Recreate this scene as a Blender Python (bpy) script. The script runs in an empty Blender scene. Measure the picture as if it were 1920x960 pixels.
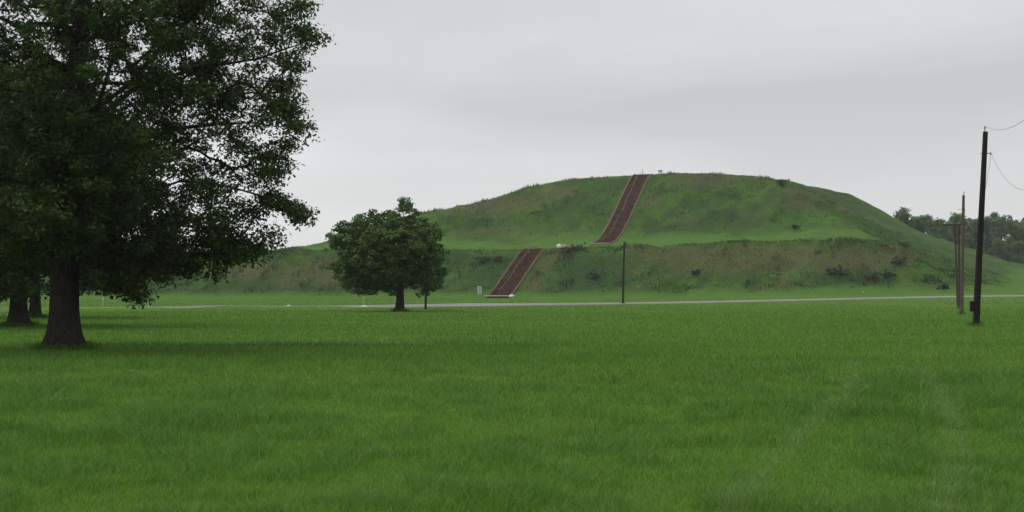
import bpy, math, random
import numpy as np
from mathutils import Vector, Matrix

# ------------------------------------------------------------------ camera, world, sun, exposure
scene = bpy.context.scene
col = scene.collection
F, CX, HY, EYE = 2700.0, 960.0, 548.0, 1.6          # focal length in photo pixels, horizon row, eye height (m)

cd = bpy.data.cameras.new('camera')
cam = bpy.data.objects.new('camera', cd); col.objects.link(cam)
cd.sensor_width = 36.0
cd.lens = 36.0 * F / 1920.0
cd.shift_y = (HY - 480.0) / 1920.0
cd.clip_start = 0.1; cd.clip_end = 20000.0
cam.location = (0, 0, EYE); cam.rotation_euler = (math.radians(90), 0, 0)
scene.camera = cam

SUN_EL, SUN_AZ = math.radians(62), math.radians(-60)     # azimuth from +Y towards +X
world = bpy.data.worlds.new('World'); scene.world = world; world.use_nodes = True
wn, wl = world.node_tree.nodes, world.node_tree.links
wn.clear()
def wnode(t, **k):
    n = wn.new(t)
    for a, v in k.items(): setattr(n, a, v)
    return n
w_out = wnode('ShaderNodeOutputWorld')
w_bg = wnode('ShaderNodeBackground')
w_sky = wnode('ShaderNodeTexSky', sky_type='NISHITA', sun_disc=False, sun_elevation=SUN_EL, sun_rotation=SUN_AZ)
w_bg2 = wnode('ShaderNodeBackground'); w_bg2.inputs['Strength'].default_value = 0.05
wl.new(w_sky.outputs[0], w_bg2.inputs['Color'])
# overcast deck: soft cloud banks as a function of the view direction only, the same all round
w_tc = wnode('ShaderNodeTexCoord')
w_map = wnode('ShaderNodeMapping'); w_map.inputs['Scale'].default_value = (1.7, 1.0, 10.0)
w_map.inputs['Location'].default_value = (12.95, 34.263, 34.204); w_map.inputs['Rotation'].default_value = (0, math.radians(8), 0)
wl.new(w_tc.outputs['Generated'], w_map.inputs[0])
w_n = wnode('ShaderNodeTexNoise'); w_n.inputs['Scale'].default_value = 1.0; w_n.inputs['Detail'].default_value = 5.0
w_n.inputs['Roughness'].default_value = 0.45; w_n.inputs['Distortion'].default_value = 0.35
wl.new(w_map.outputs[0], w_n.inputs['Vector'])
w_r = wnode('ShaderNodeValToRGB')
w_r.color_ramp.elements[0].position = 0.36; w_r.color_ramp.elements[0].color = (0.565, 0.568, 0.580, 1)
w_r.color_ramp.elements[1].position = 0.66; w_r.color_ramp.elements[1].color = (0.77, 0.778, 0.785, 1)
wl.new(w_n.outputs[0], w_r.inputs[0])
w_sep = wnode('ShaderNodeSeparateXYZ'); wl.new(w_tc.outputs['Generated'], w_sep.inputs[0])
w_hr = wnode('ShaderNodeMapRange'); w_hr.inputs['From Min'].default_value = 0.0; w_hr.inputs['From Max'].default_value = 0.13
w_hr.inputs['To Min'].default_value = 0.75; w_hr.inputs['To Max'].default_value = 0.0
wl.new(w_sep.outputs['Z'], w_hr.inputs['Value'])
w_mix = wnode('ShaderNodeMix', data_type='RGBA'); w_mix.inputs[7].default_value = (0.80, 0.81, 0.812, 1)
wl.new(w_hr.outputs[0], w_mix.inputs[0]); wl.new(w_r.outputs[0], w_mix.inputs[6])
wl.new(w_mix.outputs[2], w_bg.inputs['Color']); w_bg.inputs['Strength'].default_value = 0.57
w_ms = wnode('ShaderNodeMixShader'); w_ms.inputs[0].default_value = 0.06
wl.new(w_bg.outputs[0], w_ms.inputs[1]); wl.new(w_bg2.outputs[0], w_ms.inputs[2])
wl.new(w_ms.outputs[0], w_out.inputs['Surface'])

sd = bpy.data.lights.new('sun', 'SUN'); sd.energy = 1.5; sd.angle = math.radians(75); sd.color = (1.0, 0.97, 0.93)
sun = bpy.data.objects.new('sun', sd); col.objects.link(sun)
sdir = Vector((math.sin(SUN_AZ) * math.cos(SUN_EL), math.cos(SUN_AZ) * math.cos(SUN_EL), math.sin(SUN_EL)))
sun.rotation_euler = (-sdir).to_track_quat('-Z', 'Y').to_euler()

scene.render.engine = 'CYCLES'
vs = scene.view_settings
vs.view_transform = 'Standard'; vs.look = 'None'; vs.exposure = 0.9; vs.gamma = 1.0; vs.use_curve_mapping = False
scene.cycles.volume_bounces = 0

# ------------------------------------------------------------------ helpers
def at(px, py, D):
    return ((px - CX) / F * D, D, EYE + (HY - py) / F * D)

def hash3(ix, iy, iz, s):
    n = (ix.astype(np.int64) * 374761393 + iy.astype(np.int64) * 668265263 + iz.astype(np.int64) * 2147483647 + s * 974634777) & 0xffffffff
    n = ((n ^ (n >> 13)) * 1274126177) & 0xffffffff
    n = ((n ^ (n >> 16)) * 2246822519) & 0xffffffff
    return ((n ^ (n >> 15)) & 0xffffff) / float(0xffffff)

def vnoise(x, y, z=0.0, s=0):
    x = np.asarray(x, float); y = np.asarray(y, float); z = np.zeros_like(x) + z
    x0, y0, z0 = np.floor(x), np.floor(y), np.floor(z)
    fx, fy, fz = x - x0, y - y0, z - z0
    fx, fy, fz = [t * t * (3 - 2 * t) for t in (fx, fy, fz)]
    r = 0
    for dx in (0, 1):
        for dy in (0, 1):
            for dz in (0, 1):
                w = (fx if dx else 1 - fx) * (fy if dy else 1 - fy) * (fz if dz else 1 - fz)
                r = r + w * hash3(x0 + dx, y0 + dy, z0 + dz, s)
    return r

def fbm(x, y, z=0.0, s=0, o=4):
    r, a, t = 0, 1.0, 0.0
    for i in range(o):
        r = r + a * vnoise(np.asarray(x) * 2 ** i, np.asarray(y) * 2 ** i, np.asarray(z) * 2 ** i, s + i); t += a; a *= 0.5
    return r / t

def sstep(a, b, x):
    t = np.clip((np.asarray(x, float) - a) / (b - a), 0, 1)
    return t * t * (3 - 2 * t)

def smin(a, b, k):
    h = np.clip(0.5 + 0.5 * (b - a) / k, 0, 1)
    return b * (1 - h) + a * h - k * h * (1 - h)

def np_mesh(name, verts, loops, starts, totals, smooth=False):
    me = bpy.data.meshes.new(name)
    verts = np.asarray(verts, np.float32).reshape(-1, 3)
    me.vertices.add(len(verts)); me.vertices.foreach_set('co', verts.ravel())
    me.loops.add(len(loops)); me.loops.foreach_set('vertex_index', np.asarray(loops, np.int32).ravel())
    me.polygons.add(len(starts))
    me.polygons.foreach_set('loop_start', np.asarray(starts, np.int32))
    me.polygons.foreach_set('loop_total', np.asarray(totals, np.int32))
    if smooth: me.polygons.foreach_set('use_smooth', np.ones(len(starts), bool))
    me.update(calc_edges=True); me.validate()
    return me

def uni_mesh(name, verts, faces, smooth=False):
    faces = np.asarray(faces, np.int32); k = faces.shape[1]; n = len(faces)
    return np_mesh(name, verts, faces.ravel(), np.arange(n) * k, np.full(n, k), smooth)

def link(name, me, mat, parent=None):
    o = bpy.data.objects.new(name, me); col.objects.link(o)
    if mat is not None:
        me.materials.clear(); me.materials.append(mat)
    if parent is not None: o.parent = parent
    return o

def tag(o, label=None, cat=None, group=None, kind=None):
    if label: o['label'] = label
    if cat: o['category'] = cat
    if group: o['group'] = group
    if kind: o['kind'] = kind
    return o

def empty(name, loc, rz=0.0):
    o = bpy.data.objects.new(name, None); col.objects.link(o); o.location = loc; o.rotation_euler = (0, 0, rz)
    o.empty_display_size = 0.3
    return o

def attr(me, name, vals):
    a = me.attributes.new(name, 'FLOAT', 'POINT'); a.data.foreach_set('value', np.asarray(vals, np.float32))

def attr_col(me, name, vals):
    a = me.attributes.new(name, 'FLOAT_COLOR', 'POINT')
    v = np.ones((len(vals), 4), np.float32); v[:, :3] = vals
    a.data.foreach_set('color', v.ravel())

class MB:
    """collects boxes, tubes and lathes into one mesh"""
    def __init__(s): s.v = []; s.f = []
    def add(s, vs, fs):
        b = len(s.v); s.v += [tuple(p) for p in vs]; s.f += [tuple(i + b for i in f) for f in fs]
    def box(s, c, size, rz=0.0, bev=0.0):
        hx, hy, hz = [t / 2 for t in size]
        b = min(bev, hx * .49, hy * .49, hz * .49) if bev else 0
        ca, sa = math.cos(rz), math.sin(rz)
        pts = []
        if not b:
            for z in (-hz, hz): pts += [(-hx, -hy, z), (hx, -hy, z), (hx, hy, z), (-hx, hy, z)]
            fs = [(3, 2, 1, 0), (4, 5, 6, 7)] + [(i, (i + 1) % 4, (i + 1) % 4 + 4, i + 4) for i in range(4)]
        else:
            def ring(x, y, c, z): return [(-x + c, -y, z), (x - c, -y, z), (x, -y + c, z), (x, y - c, z), (x - c, y, z), (-x + c, y, z), (-x, y - c, z), (-x, -y + c, z)]
            R = [ring(hx - b, hy - b, b * .5, -hz), ring(hx, hy, b, -hz + b), ring(hx, hy, b, hz - b), ring(hx - b, hy - b, b * .5, hz)]
            for r in R: pts += r
            fs = [tuple(range(7, -1, -1)), tuple(range(24, 32))]
            for k in range(3): fs += [(k * 8 + i, k * 8 + (i + 1) % 8, k * 8 + 8 + (i + 1) % 8, k * 8 + 8 + i) for i in range(8)]
        s.add([(c[0] + x * ca - y * sa, c[1] + x * sa + y * ca, c[2] + z) for x, y, z in pts], fs)
    def tube(s, pts, r, n=8, cap=True):
        pts = [Vector(p) for p in pts]; m = len(pts)
        rr = r if hasattr(r, '__len__') else [r] * m
        vs = []; ref = None
        for i, p in enumerate(pts):
            d = (pts[min(i + 1, m - 1)] - pts[max(i - 1, 0)]).normalized()
            if ref is None: ref = Vector((1, 0, 0)) if abs(d.x) < .9 else Vector((0, 1, 0))
            u = (ref - d * ref.dot(d)).normalized(); w = d.cross(u); ref = u
            for k in range(n):
                a = 2 * math.pi * k / n
                vs.append(p + (u * math.cos(a) + w * math.sin(a)) * rr[i])
        fs = [(i * n + k, i * n + (k + 1) % n, i * n + n + (k + 1) % n, i * n + n + k) for i in range(m - 1) for k in range(n)]
        if cap: fs += [tuple(range(n - 1, -1, -1)), tuple(range((m - 1) * n, m * n))]
        s.add(vs, fs)
    def mesh(s, name, smooth=False):
        me = bpy.data.meshes.new(name); me.from_pydata(s.v, [], s.f); me.update()
        if smooth: me.polygons.foreach_set('use_smooth', np.ones(len(me.polygons), bool))
        return me
    def build(s, name, mat, parent=None, smooth=False):
        return link(name, s.mesh(name, smooth), mat, parent)

# ------------------------------------------------------------------ materials
class NT:
    def __init__(s, name):
        s.m = bpy.data.materials.new(name); s.m.use_nodes = True
        s.n, s.l = s.m.node_tree.nodes, s.m.node_tree.links
        s.b = s.n['Principled BSDF']
    def node(s, t, **k):
        n = s.n.new(t)
        for a, v in k.items(): setattr(n, a, v)
        return n
    def noise(s, scale, detail=4, rough=.55, vec=None):
        n = s.node('ShaderNodeTexNoise'); n.inputs['Scale'].default_value = scale
        n.inputs['Detail'].default_value = detail; n.inputs['Roughness'].default_value = rough
        if vec is None: vec = s.pos()
        s.l.new(vec, n.inputs['Vector']); return n.outputs[0]
    def pos(s, scale=None):
        if not hasattr(s, '_p'): s._p = s.node('ShaderNodeNewGeometry')
        v = s._p.outputs['Position']
        if scale:
            m = s.node('ShaderNodeVectorMath', operation='MULTIPLY'); m.inputs[1].default_value = scale
            s.l.new(v, m.inputs[0]); v = m.outputs[0]
        return v
    def ramp(s, fac, stops):
        r = s.node('ShaderNodeValToRGB'); e = r.color_ramp.elements
        while len(e) < len(stops): e.new(.5)
        for i, (p, c) in enumerate(stops): e[i].position = p; e[i].color = (*c, 1)
        s.l.new(fac, r.inputs[0]); return r.outputs[0]
    def mix(s, fac, a, b, mode='MIX'):
        m = s.node('ShaderNodeMix', data_type='RGBA', blend_type=mode)
        for i, v in ((0, fac), (6, a), (7, b)):
            if isinstance(v, (int, float)): m.inputs[i].default_value = v
            elif isinstance(v, tuple): m.inputs[i].default_value = (*v, 1)
            else: s.l.new(v, m.inputs[i])
        return m.outputs[2]
    def attr(s, name, out='Fac'):
        a = s.node('ShaderNodeAttribute', attribute_name=name); return a.outputs[out]
    def bump(s, h, strength, dist):
        b = s.node('ShaderNodeBump'); b.inputs['Strength'].default_value = strength; b.inputs['Distance'].default_value = dist
        s.l.new(h, b.inputs['Height']); s.l.new(b.outputs[0], s.b.inputs['Normal'])
    def col(s, c):
        if isinstance(c, tuple): s.b.inputs['Base Color'].default_value = (*c, 1)
        else: s.l.new(c, s.b.inputs['Base Color'])
    def rough(s, r, spec=.3):
        s.b.inputs['Roughness'].default_value = r; s.b.inputs['Specular IOR Level'].default_value = spec

def simple(name, c, rough=.8, var=.25, scale=6.0, spec=.3, bump=.0):
    t = NT(name); n = t.noise(scale, 5)
    t.col(t.ramp(n, [(.3, tuple(x * (1 - var) for x in c)), (.7, tuple(x * (1 + var) for x in c))]))
    t.rough(rough, spec)
    if bump: t.bump(n, .6, bump)
    return t.m

def leaf_mat(name, dark, light, trans=.25):
    t = NT(name)
    g = t.node('ShaderNodeNewGeometry')
    n = t.noise(.55, 3)
    c1 = t.ramp(g.outputs['Random Per Island'], [(0, dark), (1, light)])
    c2 = t.mix(t.ramp(n, [(.35, (0, 0, 0)), (.65, (1, 1, 1))]), t.mix(1.0, c1, (.78, .86, .8), 'MULTIPLY'), t.mix(1.0, c1, (1.2, 1.12, .95), 'MULTIPLY'))
    t.col(c2); t.rough(.55, .25)
    tr = t.node('ShaderNodeBsdfTranslucent'); t.l.new(t.mix(1.0, c2, (1.1, 1.35, .5), 'MULTIPLY'), tr.inputs[0])
    ms = t.node('ShaderNodeMixShader'); ms.inputs[0].default_value = trans
    t.l.new(t.b.outputs[0], ms.inputs[1]); t.l.new(tr.outputs[0], ms.inputs[2])
    t.l.new(ms.outputs[0], t.n['Material Output'].inputs['Surface'])
    return t.m

def blade_mat(name, trans=.35):
    t = NT(name)
    c = t.attr('tint', 'Color'); t.col(c); t.rough(.6, .2)
    tr = t.node('ShaderNodeBsdfTranslucent'); t.l.new(t.mix(1.0, c, (1.1, 1.2, .6), 'MULTIPLY'), tr.inputs[0])
    ms = t.node('ShaderNodeMixShader'); ms.inputs[0].default_value = trans
    t.l.new(t.b.outputs[0], ms.inputs[1]); t.l.new(tr.outputs[0], ms.inputs[2])
    t.l.new(ms.outputs[0], t.n['Material Output'].inputs['Surface'])
    return t.m

def lawn_mat():
    t = NT('lawn')
    a = t.noise(.09, 4); b = t.noise(1.6, 6, .7); c = t.noise(14, 4, .7)
    base = t.ramp(a, [(.35, (.056, .120, .020)), (.65, (.078, .150, .025))])
    base = t.mix(t.ramp(b, [(.3, (0, 0, 0)), (.7, (1, 1, 1))]), t.mix(1.0, base, (.8, .84, .82), 'MULTIPLY'), t.mix(1.0, base, (1.15, 1.1, 1.05), 'MULTIPLY'))
    t.col(base); t.rough(.95, .05)
    h = t.mix(.5, b, c); t.bump(h, .8, .12)
    return t.m

def mound_mat():
    t = NT('mound_grass')
    n1 = t.noise(.07, 5, .6); n2 = t.noise(.5, 6, .7); n3 = t.noise(2.2, 5, .7)
    g = t.ramp(n1, [(.32, (.028, .066, .015)), (.68, (.056, .112, .021))])
    g = t.mix(t.ramp(n2, [(.3, (0, 0, 0)), (.7, (1, 1, 1))]), t.mix(1.0, g, (.5, .6, .64), 'MULTIPLY'), t.mix(1.0, g, (1.45, 1.3, 1.05), 'MULTIPLY'))
    g = t.mix(t.attr('dark'), g, (.022, .050, .018))
    dry = t.mix(t.ramp(n2, [(.42, (0, 0, 0)), (.6, (.75, .75, .75))]), t.ramp(n3, [(.3, (.078, .058, .036)), (.7, (.130, .098, .056))]), g)
    g = t.mix(t.attr('dry'), g, dry)
    lw = t.ramp(n2, [(.3, (.050, .112, .018)), (.7, (.070, .142, .022))])
    g = t.mix(t.attr('lawn'), g, lw)
    t.col(g); t.rough(.95, .05)
    t.bump(t.mix(.5, n2, n3), 1.0, .5)
    return t.m

def bark_mat():
    t = NT('bark')
    n = t.noise(5, 6, .65, t.pos((3.0, 3.0, .55))); m = t.noise(1.2, 3)
    c = t.ramp(n, [(.35, (.016, .013, .011)), (.68, (.062, .054, .046))])
    t.col(t.mix(t.ramp(m, [(.45, (0, 0, 0)), (.75, (.5, .5, .5))]), c, (.045, .055, .030)))
    t.rough(.95, .1); t.bump(n, 1.0, .06)
    return t.m

def pole_mat(name, lo, hi):
    t = NT(name); n = t.noise(8, 6, .65, t.pos((4, 4, .25)))
    t.col(t.ramp(n, [(.35, lo), (.7, hi)])); t.rough(.85, .2); t.bump(n, .6, .02)
    return t.m

M = dict(
    lawn=lawn_mat(), mound=mound_mat(), bark=bark_mat(), blade=blade_mat('grass_blade'), rough_blade=blade_mat('rough_grass_blade'),
    oak=leaf_mat('oak_leaf', (.017, .040, .012), (.060, .108, .028), .28),
    round=leaf_mat('round_tree_leaf', (.040, .086, .022), (.098, .168, .040), .3),
    wood=leaf_mat('woodland_leaf', (.068, .138, .050), (.118, .205, .074), .3),
    shrub=leaf_mat('shrub_leaf', (.016, .036, .014), (.034, .062, .022), .15),
    creosote=pole_mat('creosote_pole', (.007, .006, .006), (.026, .022, .020)),
    grey_pole=pole_mat('weathered_pole', (.06, .05, .042), (.15, .125, .105)),
    brown_pole=pole_mat('brown_pole', (.035, .028, .023), (.085, .068, .055)),
    asphalt=simple('road_asphalt', (.19, .185, .175), .9, .2, 2.0, .2, .01),
    concrete=simple('pale_concrete', (.48, .465, .41), .85, .15, 5.0),
    stair=simple('timber_step', (.132, .076, .056), .95, .5, 1.3, .05, .02),
    stair_edge=simple('step_timber_edge', (.17, .105, .072), .85, .25, 3.0),
    rail=simple('rail_metal', (.22, .175, .14), .6, .15, 4.0),
    metal=simple('dark_metal', (.04, .04, .042), .5, .2, 9.0, .5),
    wire=simple('wire_metal', (.16, .16, .165), .5, .1, 9.0, .4),
    ceramic=simple('insulator_ceramic', (.30, .29, .27), .3, .1, 20.0, .5),
    white=simple('white_paint', (.70, .70, .67), .6, .06, 4.0),
    stone=simple('white_stone', (.62, .61, .57), .85, .12, 5.0, .2, .03),
    grey_stone=simple('grey_stone', (.36, .36, .34), .85, .2, 5.0, .2, .03),
    green_paint=simple('sign_green', (.07, .15, .08), .5, .1, 4.0),
    yellow=simple('yellow_paint', (.46, .42, .16), .6, .12, 4.0),
    post=simple('post_wood', (.035, .026, .021), .9, .3, 8.0, .1, .01),
)

# ------------------------------------------------------------------ terrain
def ground_z(x, y):
    x = np.asarray(x, float); y = np.asarray(y, float)
    z = .28 * sstep(150, 285, y) + .75 * sstep(5, 85, x) * sstep(150, 235, y)
    z = z + 1.0 * sstep(15, 90, x) * sstep(235, 262, y)
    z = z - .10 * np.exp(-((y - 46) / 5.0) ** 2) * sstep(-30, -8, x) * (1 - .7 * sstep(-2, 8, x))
    z = z + (fbm(x / 9, y / 9, 0, 5, 3) - .5) * .10 * sstep(6, 20, y) * (1 - sstep(120, 160, y))
    hump = np.exp(-((y - 140.5) / 3.5) ** 2) * sstep(-33, -28, x) * (1 - sstep(-18, -13, x)) + 1.0 * np.exp(-((y - 121 - (x + 45) * .9) / 3.5) ** 2) * (1 - sstep(-34, -29, x)) * sstep(-70, -55, x)
    return z + .22 * hump

MO = np.array((-2.1, 280.0)); TH = math.atan2(6.8 + 17.4 + 11.6, 94.0)
EU = np.array((math.cos(TH), -math.sin(TH))); EV = np.array((math.sin(TH), math.cos(TH)))
def uv_of(x, y):
    dx, dy = np.asarray(x) - MO[0], np.asarray(y) - MO[1]
    return dx * EU[0] + dy * EU[1], dx * EV[0] + dy * EV[1]
def xy_of(u, v): return MO[0] + u * EU[0] + v * EV[0], MO[1] + u * EU[1] + v * EV[1]

FV = np.array([(-40, -.6), (-14, -.5), (-4, -.1), (0, .25), (3.2, 1.7), (15.5, 9.1), (18.3, 10.2), (22, 10.6), (45, 11.5), (58, 12.1), (63, 12.6), (67, 13.4),
               (71.6, 15.3), (76.5, 18.0), (81, 20.9), (85.4, 23.8), (89.7, 26.7), (94, 29.5), (96.6, 30.8), (100, 31.4), (106, 31.5), (160, 31.8), (240, 32.2), (262, 29), (300, 10), (330, -.6), (400, -.6)])
HL = np.array([(-200, -.6), (-158, -.4), (-146, 4), (-134, 9.6), (-122, 11.0), (-106, 11.6), (-95, 12.0), (-86, 12.4), (-80, 13.0), (-72, 15.6), (-62, 19.6), (-55, 22.0), (-49, 22.9), (-39, 24.8), (-32, 27.2), (-23, 30.4), (-12, 33.0), (5, 36), (60, 50), (300, 100)])
RF = np.array([(-200, 80), (0, 40), (10, 31.6), (17.6, 29.3), (29, 27.7), (35, 26.8), (41, 24.4), (52, 18.2), (64, 11.4), (72, 7.6), (80, 3.8), (86, 1.3), (92, .3), (100, -.5), (140, -.6), (300, -.6)])
RB = np.array([(-200, 80), (10, 40), (25, 36), (36, 32.2), (44.5, 26.2), (50.5, 22.2), (57, 19.0), (61, 17.5), (69, 15.0), (77, 12.0), (84, 9.7), (90.5, 7.9), (110, 4.0), (130, 1.0), (145, -.3), (170, -.6), (300, -.6)])
def sm_table(t, sig):
    xs = np.arange(t[0, 0], t[-1, 0] + .01, .25); ys = np.interp(xs, t[:, 0], t[:, 1])
    k = np.exp(-.5 * (np.arange(-int(12 * sig), int(12 * sig) + 1) * .25 / sig) ** 2); k /= k.sum()
    p = len(k) // 2; ys = np.convolve(np.pad(ys, p, mode='edge'), k, 'valid')
    return xs, ys
FVt, HLt, RFt, RBt = sm_table(FV, .9), sm_table(HL, 4.0), sm_table(RF, 2.5), sm_table(RB, 4.0)

def mound_h(u, v, noise=True):
    u = np.asarray(u, float); v = np.asarray(v, float)
    # slight bowing of the slopes away from the stairs, so edges are not ruled lines
    away = sstep(5, 22, np.abs(u - .3))
    vv = v + away * ((fbm(u / 26, v * 0 + .3, 0, 11, 3) - .5) * 4.0 + (fbm(u / 7, v / 30, 0, 12, 2) - .5) * 2.0 + .012 * np.abs(u))
    f = np.interp(vv, *FVt)
    l = np.interp(u + (fbm(v / 30, u * 0, 0, 14, 2) - .5) * 9, *HLt)
    w = sstep(50, 240, v)
    uu = u + (fbm(v / 25, u * 0 + 7, 0, 13, 3) - .5) * 6
    r = np.interp(uu, *RFt) * (1 - w) + np.interp(uu, *RBt) * w
    h = smin(smin(f, l, 2.5), r, 3.0)
    if noise:
        slope = sstep(.8, 3, h) * (1 - sstep(29.5, 31.5, h))
        on_ter = sstep(16, 20, v) * (1 - sstep(60, 66, v)) * sstep(9.5, 10.6, h)
        amp = away * slope * (1 - .85 * on_ter)
        h = h + amp * ((fbm(u / 11, v / 11, 0, 21, 4) - .5) * 2.4 + (fbm(u / 2.4, v / 2.4, 0, 22, 3) - .5) * .9)
        h = h + away * (fbm(u / 3, v / 3, 0, 23, 3) - .5) * .35 * sstep(.5, 2, h)
    return h
def mound_z(u, v):
    x, y = xy_of(u, v); return ground_z(x, y) + mound_h(u, v)
def surf_z(x, y):
    u, v = uv_of(x, y); return ground_z(x, y) + np.maximum(mound_h(u, v), 0)

# one ground sheet out to the horizon
def axis(lims, cuts):
    out = []
    for (a, b, s) in cuts: out += list(np.arange(a, b, s))
    return np.array(sorted(set(np.round(out, 3).tolist() + list(lims))))
gx = axis((-9000, 9000), [(-9000, -1000, 800), (-1000, -200, 50), (-200, -60, 5), (-60, 60, .75), (60, 200, 5), (200, 1000, 50), (1000, 9000, 800)])
gy = axis((-600, 14000), [(-600, -50, 50), (-50, 4, 4), (4, 70, .75), (70, 180, 1.5), (180, 300, 4), (300, 1000, 35), (1000, 14000, 900)])
XX, YY = np.meshgrid(gx, gy)
def grid_faces(nx, ny):
    i = np.arange(nx - 1)[None, :] + (np.arange(ny - 1) * nx)[:, None]
    return np.stack([i, i + 1, i + nx + 1, i + nx], -1).reshape(-1, 4)
me = uni_mesh('ground', np.stack([XX, YY, ground_z(XX, YY)], -1).reshape(-1, 3), grid_faces(len(gx), len(gy)), True)
tag(link('ground', me, M['lawn']), kind='structure')

# colour of the growth on the mound: where it is mown, where it is dry and brown, where it is dark and weedy
def patches(u, v, h):
    n = fbm(u / 16, v / 16, 0, 31, 4); n2 = fbm(u / 5, v / 5, 0, 32, 3)
    def blob(cu, cv, ru, rv, soft=.8):
        return sstep(1.0 + soft * .5, .35, np.sqrt(((u - cu) / ru) ** 2 + ((v - cv) / rv) ** 2) + (n2 - .5) * 1.1)
    away = sstep(2.6, 4.5, np.abs(u - .6))
    lawn = np.maximum(sstep(18.5, 21, v + (n2 - .5) * 3) * (1 - sstep(66, 75, v + (n - .5) * 20)) * sstep(9.4, 10.4, h), 1 - sstep(.5, 1.9, h + (n2 - .5) * 1.2))
    lawn = np.maximum(lawn, .9 * sstep(31.4, 32, h))
    lawn = np.maximum(lawn, sstep(86, 92, u + (n2 - .5) * 5) * (1 - sstep(5.5, 7.5, h)))
    dry = sstep(.60, .74, n * .55 + n2 * .45) * .55
    for b in ((45, 11, 24, 4.5), (28, 14, 9, 3), (66, 9, 10, 4), (-48, 8, 13, 5), (-62, 9, 8, 4), (-38, 85, 14, 6), (-20, 90, 6, 4), (30, 96, 10, 3), (44, 90, 5, 9), (18, 92, 6, 3), (56, 60, 5, 14), (74, 20, 4, 10), (-30, 72, 10, 3)):
        dry = np.maximum(dry, .64 * blob(*b))
    strip = sstep(2.2, 3.0, u) * (1 - sstep(5.0, 8.0, u + (n2 - .5) * 4)) * sstep(1, 3, v) * (1 - sstep(17, 20, v))
    dry = np.maximum(dry, .85 * strip)
    dark = np.maximum(sstep(.52, .68, fbm(u / 9, v / 9, 0, 33, 4)) * .5, sstep(.60, .70, fbm(u / 2.6, v / 2.6, 0, 34, 3)) * .75)
    dark = np.maximum(dark, .6 * blob(15, 8, 10, 7)); dark = np.maximum(dark, .35 * blob(-45, 3, 40, 4))
    dry = dry * (1 - .8 * lawn) * away
    return lawn, dry, dark * (1 - dry)
us = np.arange(-185, 185.1, .8); vsx = np.concatenate([np.arange(-24, 125, .8), np.arange(125, 341, 3.0)])
UU, VV = np.meshgrid(us, vsx)
X2, Y2 = xy_of(UU, VV); H2 = mound_h(UU, VV)
me = uni_mesh('mound', np.stack([X2, Y2, ground_z(X2, Y2) + H2], -1).reshape(-1, 3), grid_faces(len(us), len(vsx)), True)
for k, a in zip(('lawn', 'dry', 'dark'), patches(UU, VV, H2)): attr(me, k, a.ravel())
tag(link('mound', me, M['mound']), kind='structure')

# road: grey strip with a pale concrete edge on its far side
rd_px = [(-120, 588, 116), (0, 586, 123), (150, 582.5, 130), (380, 579, 140), (680, 577, 150), (840, 576.2, 158), (1000, 573.2, 172), (1170, 570, 186), (1400, 565.5, 203), (1600, 562, 215), (1920, 558.5, 230), (2200, 556, 243)]
rp = np.array([at(*p)[:2] for p in rd_px])
tt = np.linspace(0, len(rp) - 1, 240)
rx = np.interp(tt, np.arange(len(rp)), rp[:, 0]); ry = np.interp(tt, np.arange(len(rp)), rp[:, 1])
ks = np.ones(21) / 21
rx = np.convolve(np.pad(rx, 10, mode='reflect', reflect_type='odd'), ks, 'valid'); ry = np.convolve(np.pad(ry, 10, mode='reflect', reflect_type='odd'), ks, 'valid')
tx, ty = np.gradient(rx), np.gradient(ry); ln = np.hypot(tx, ty); nx_, ny_ = -ty / ln, tx / ln
def road_z(i, off):
    x, y = rx[i] + nx_[i] * off, ry[i] + ny_[i] * off
    return float(ground_z(x, y)) + .05
def strip(name, offs, dz, mat):
    v = []; f = []; k = len(offs)
    for i in range(len(rx)):
        for o, z in zip(offs, dz):
            o2 = o - wide[i] * 1.6 if o < 0 else o                 # gravelled lay-by on the near side below the stairs
            v.append((rx[i] + nx_[i] * o2, ry[i] + ny_[i] * o2, road_z(i, o2) + z + (.11 * wide[i] * (o2 + 5) / 7.5)))
    for i in range(len(rx) - 1):
        for j in range(k - 1): f.append((i * k + j, i * k + k + j, i * k + k + j + 1, i * k + j + 1))
    me = bpy.data.meshes.new(name); me.from_pydata(v, [], f); me.update()
    bm_ = me; bm_.flip_normals()
    return tag(link(name, me, mat), kind='structure')
wide = np.exp(-((rx + 3) / 8.0) ** 2)
strip('road', [-.7, -.5, .9, 2.2], [-.3, 0, .02, .04], M['asphalt'])
strip('kerb', [2.205, 2.205, 2.4, 2.5, 2.5], [-.2, .13, .14, .12, -.3], M['concrete'])

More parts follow.
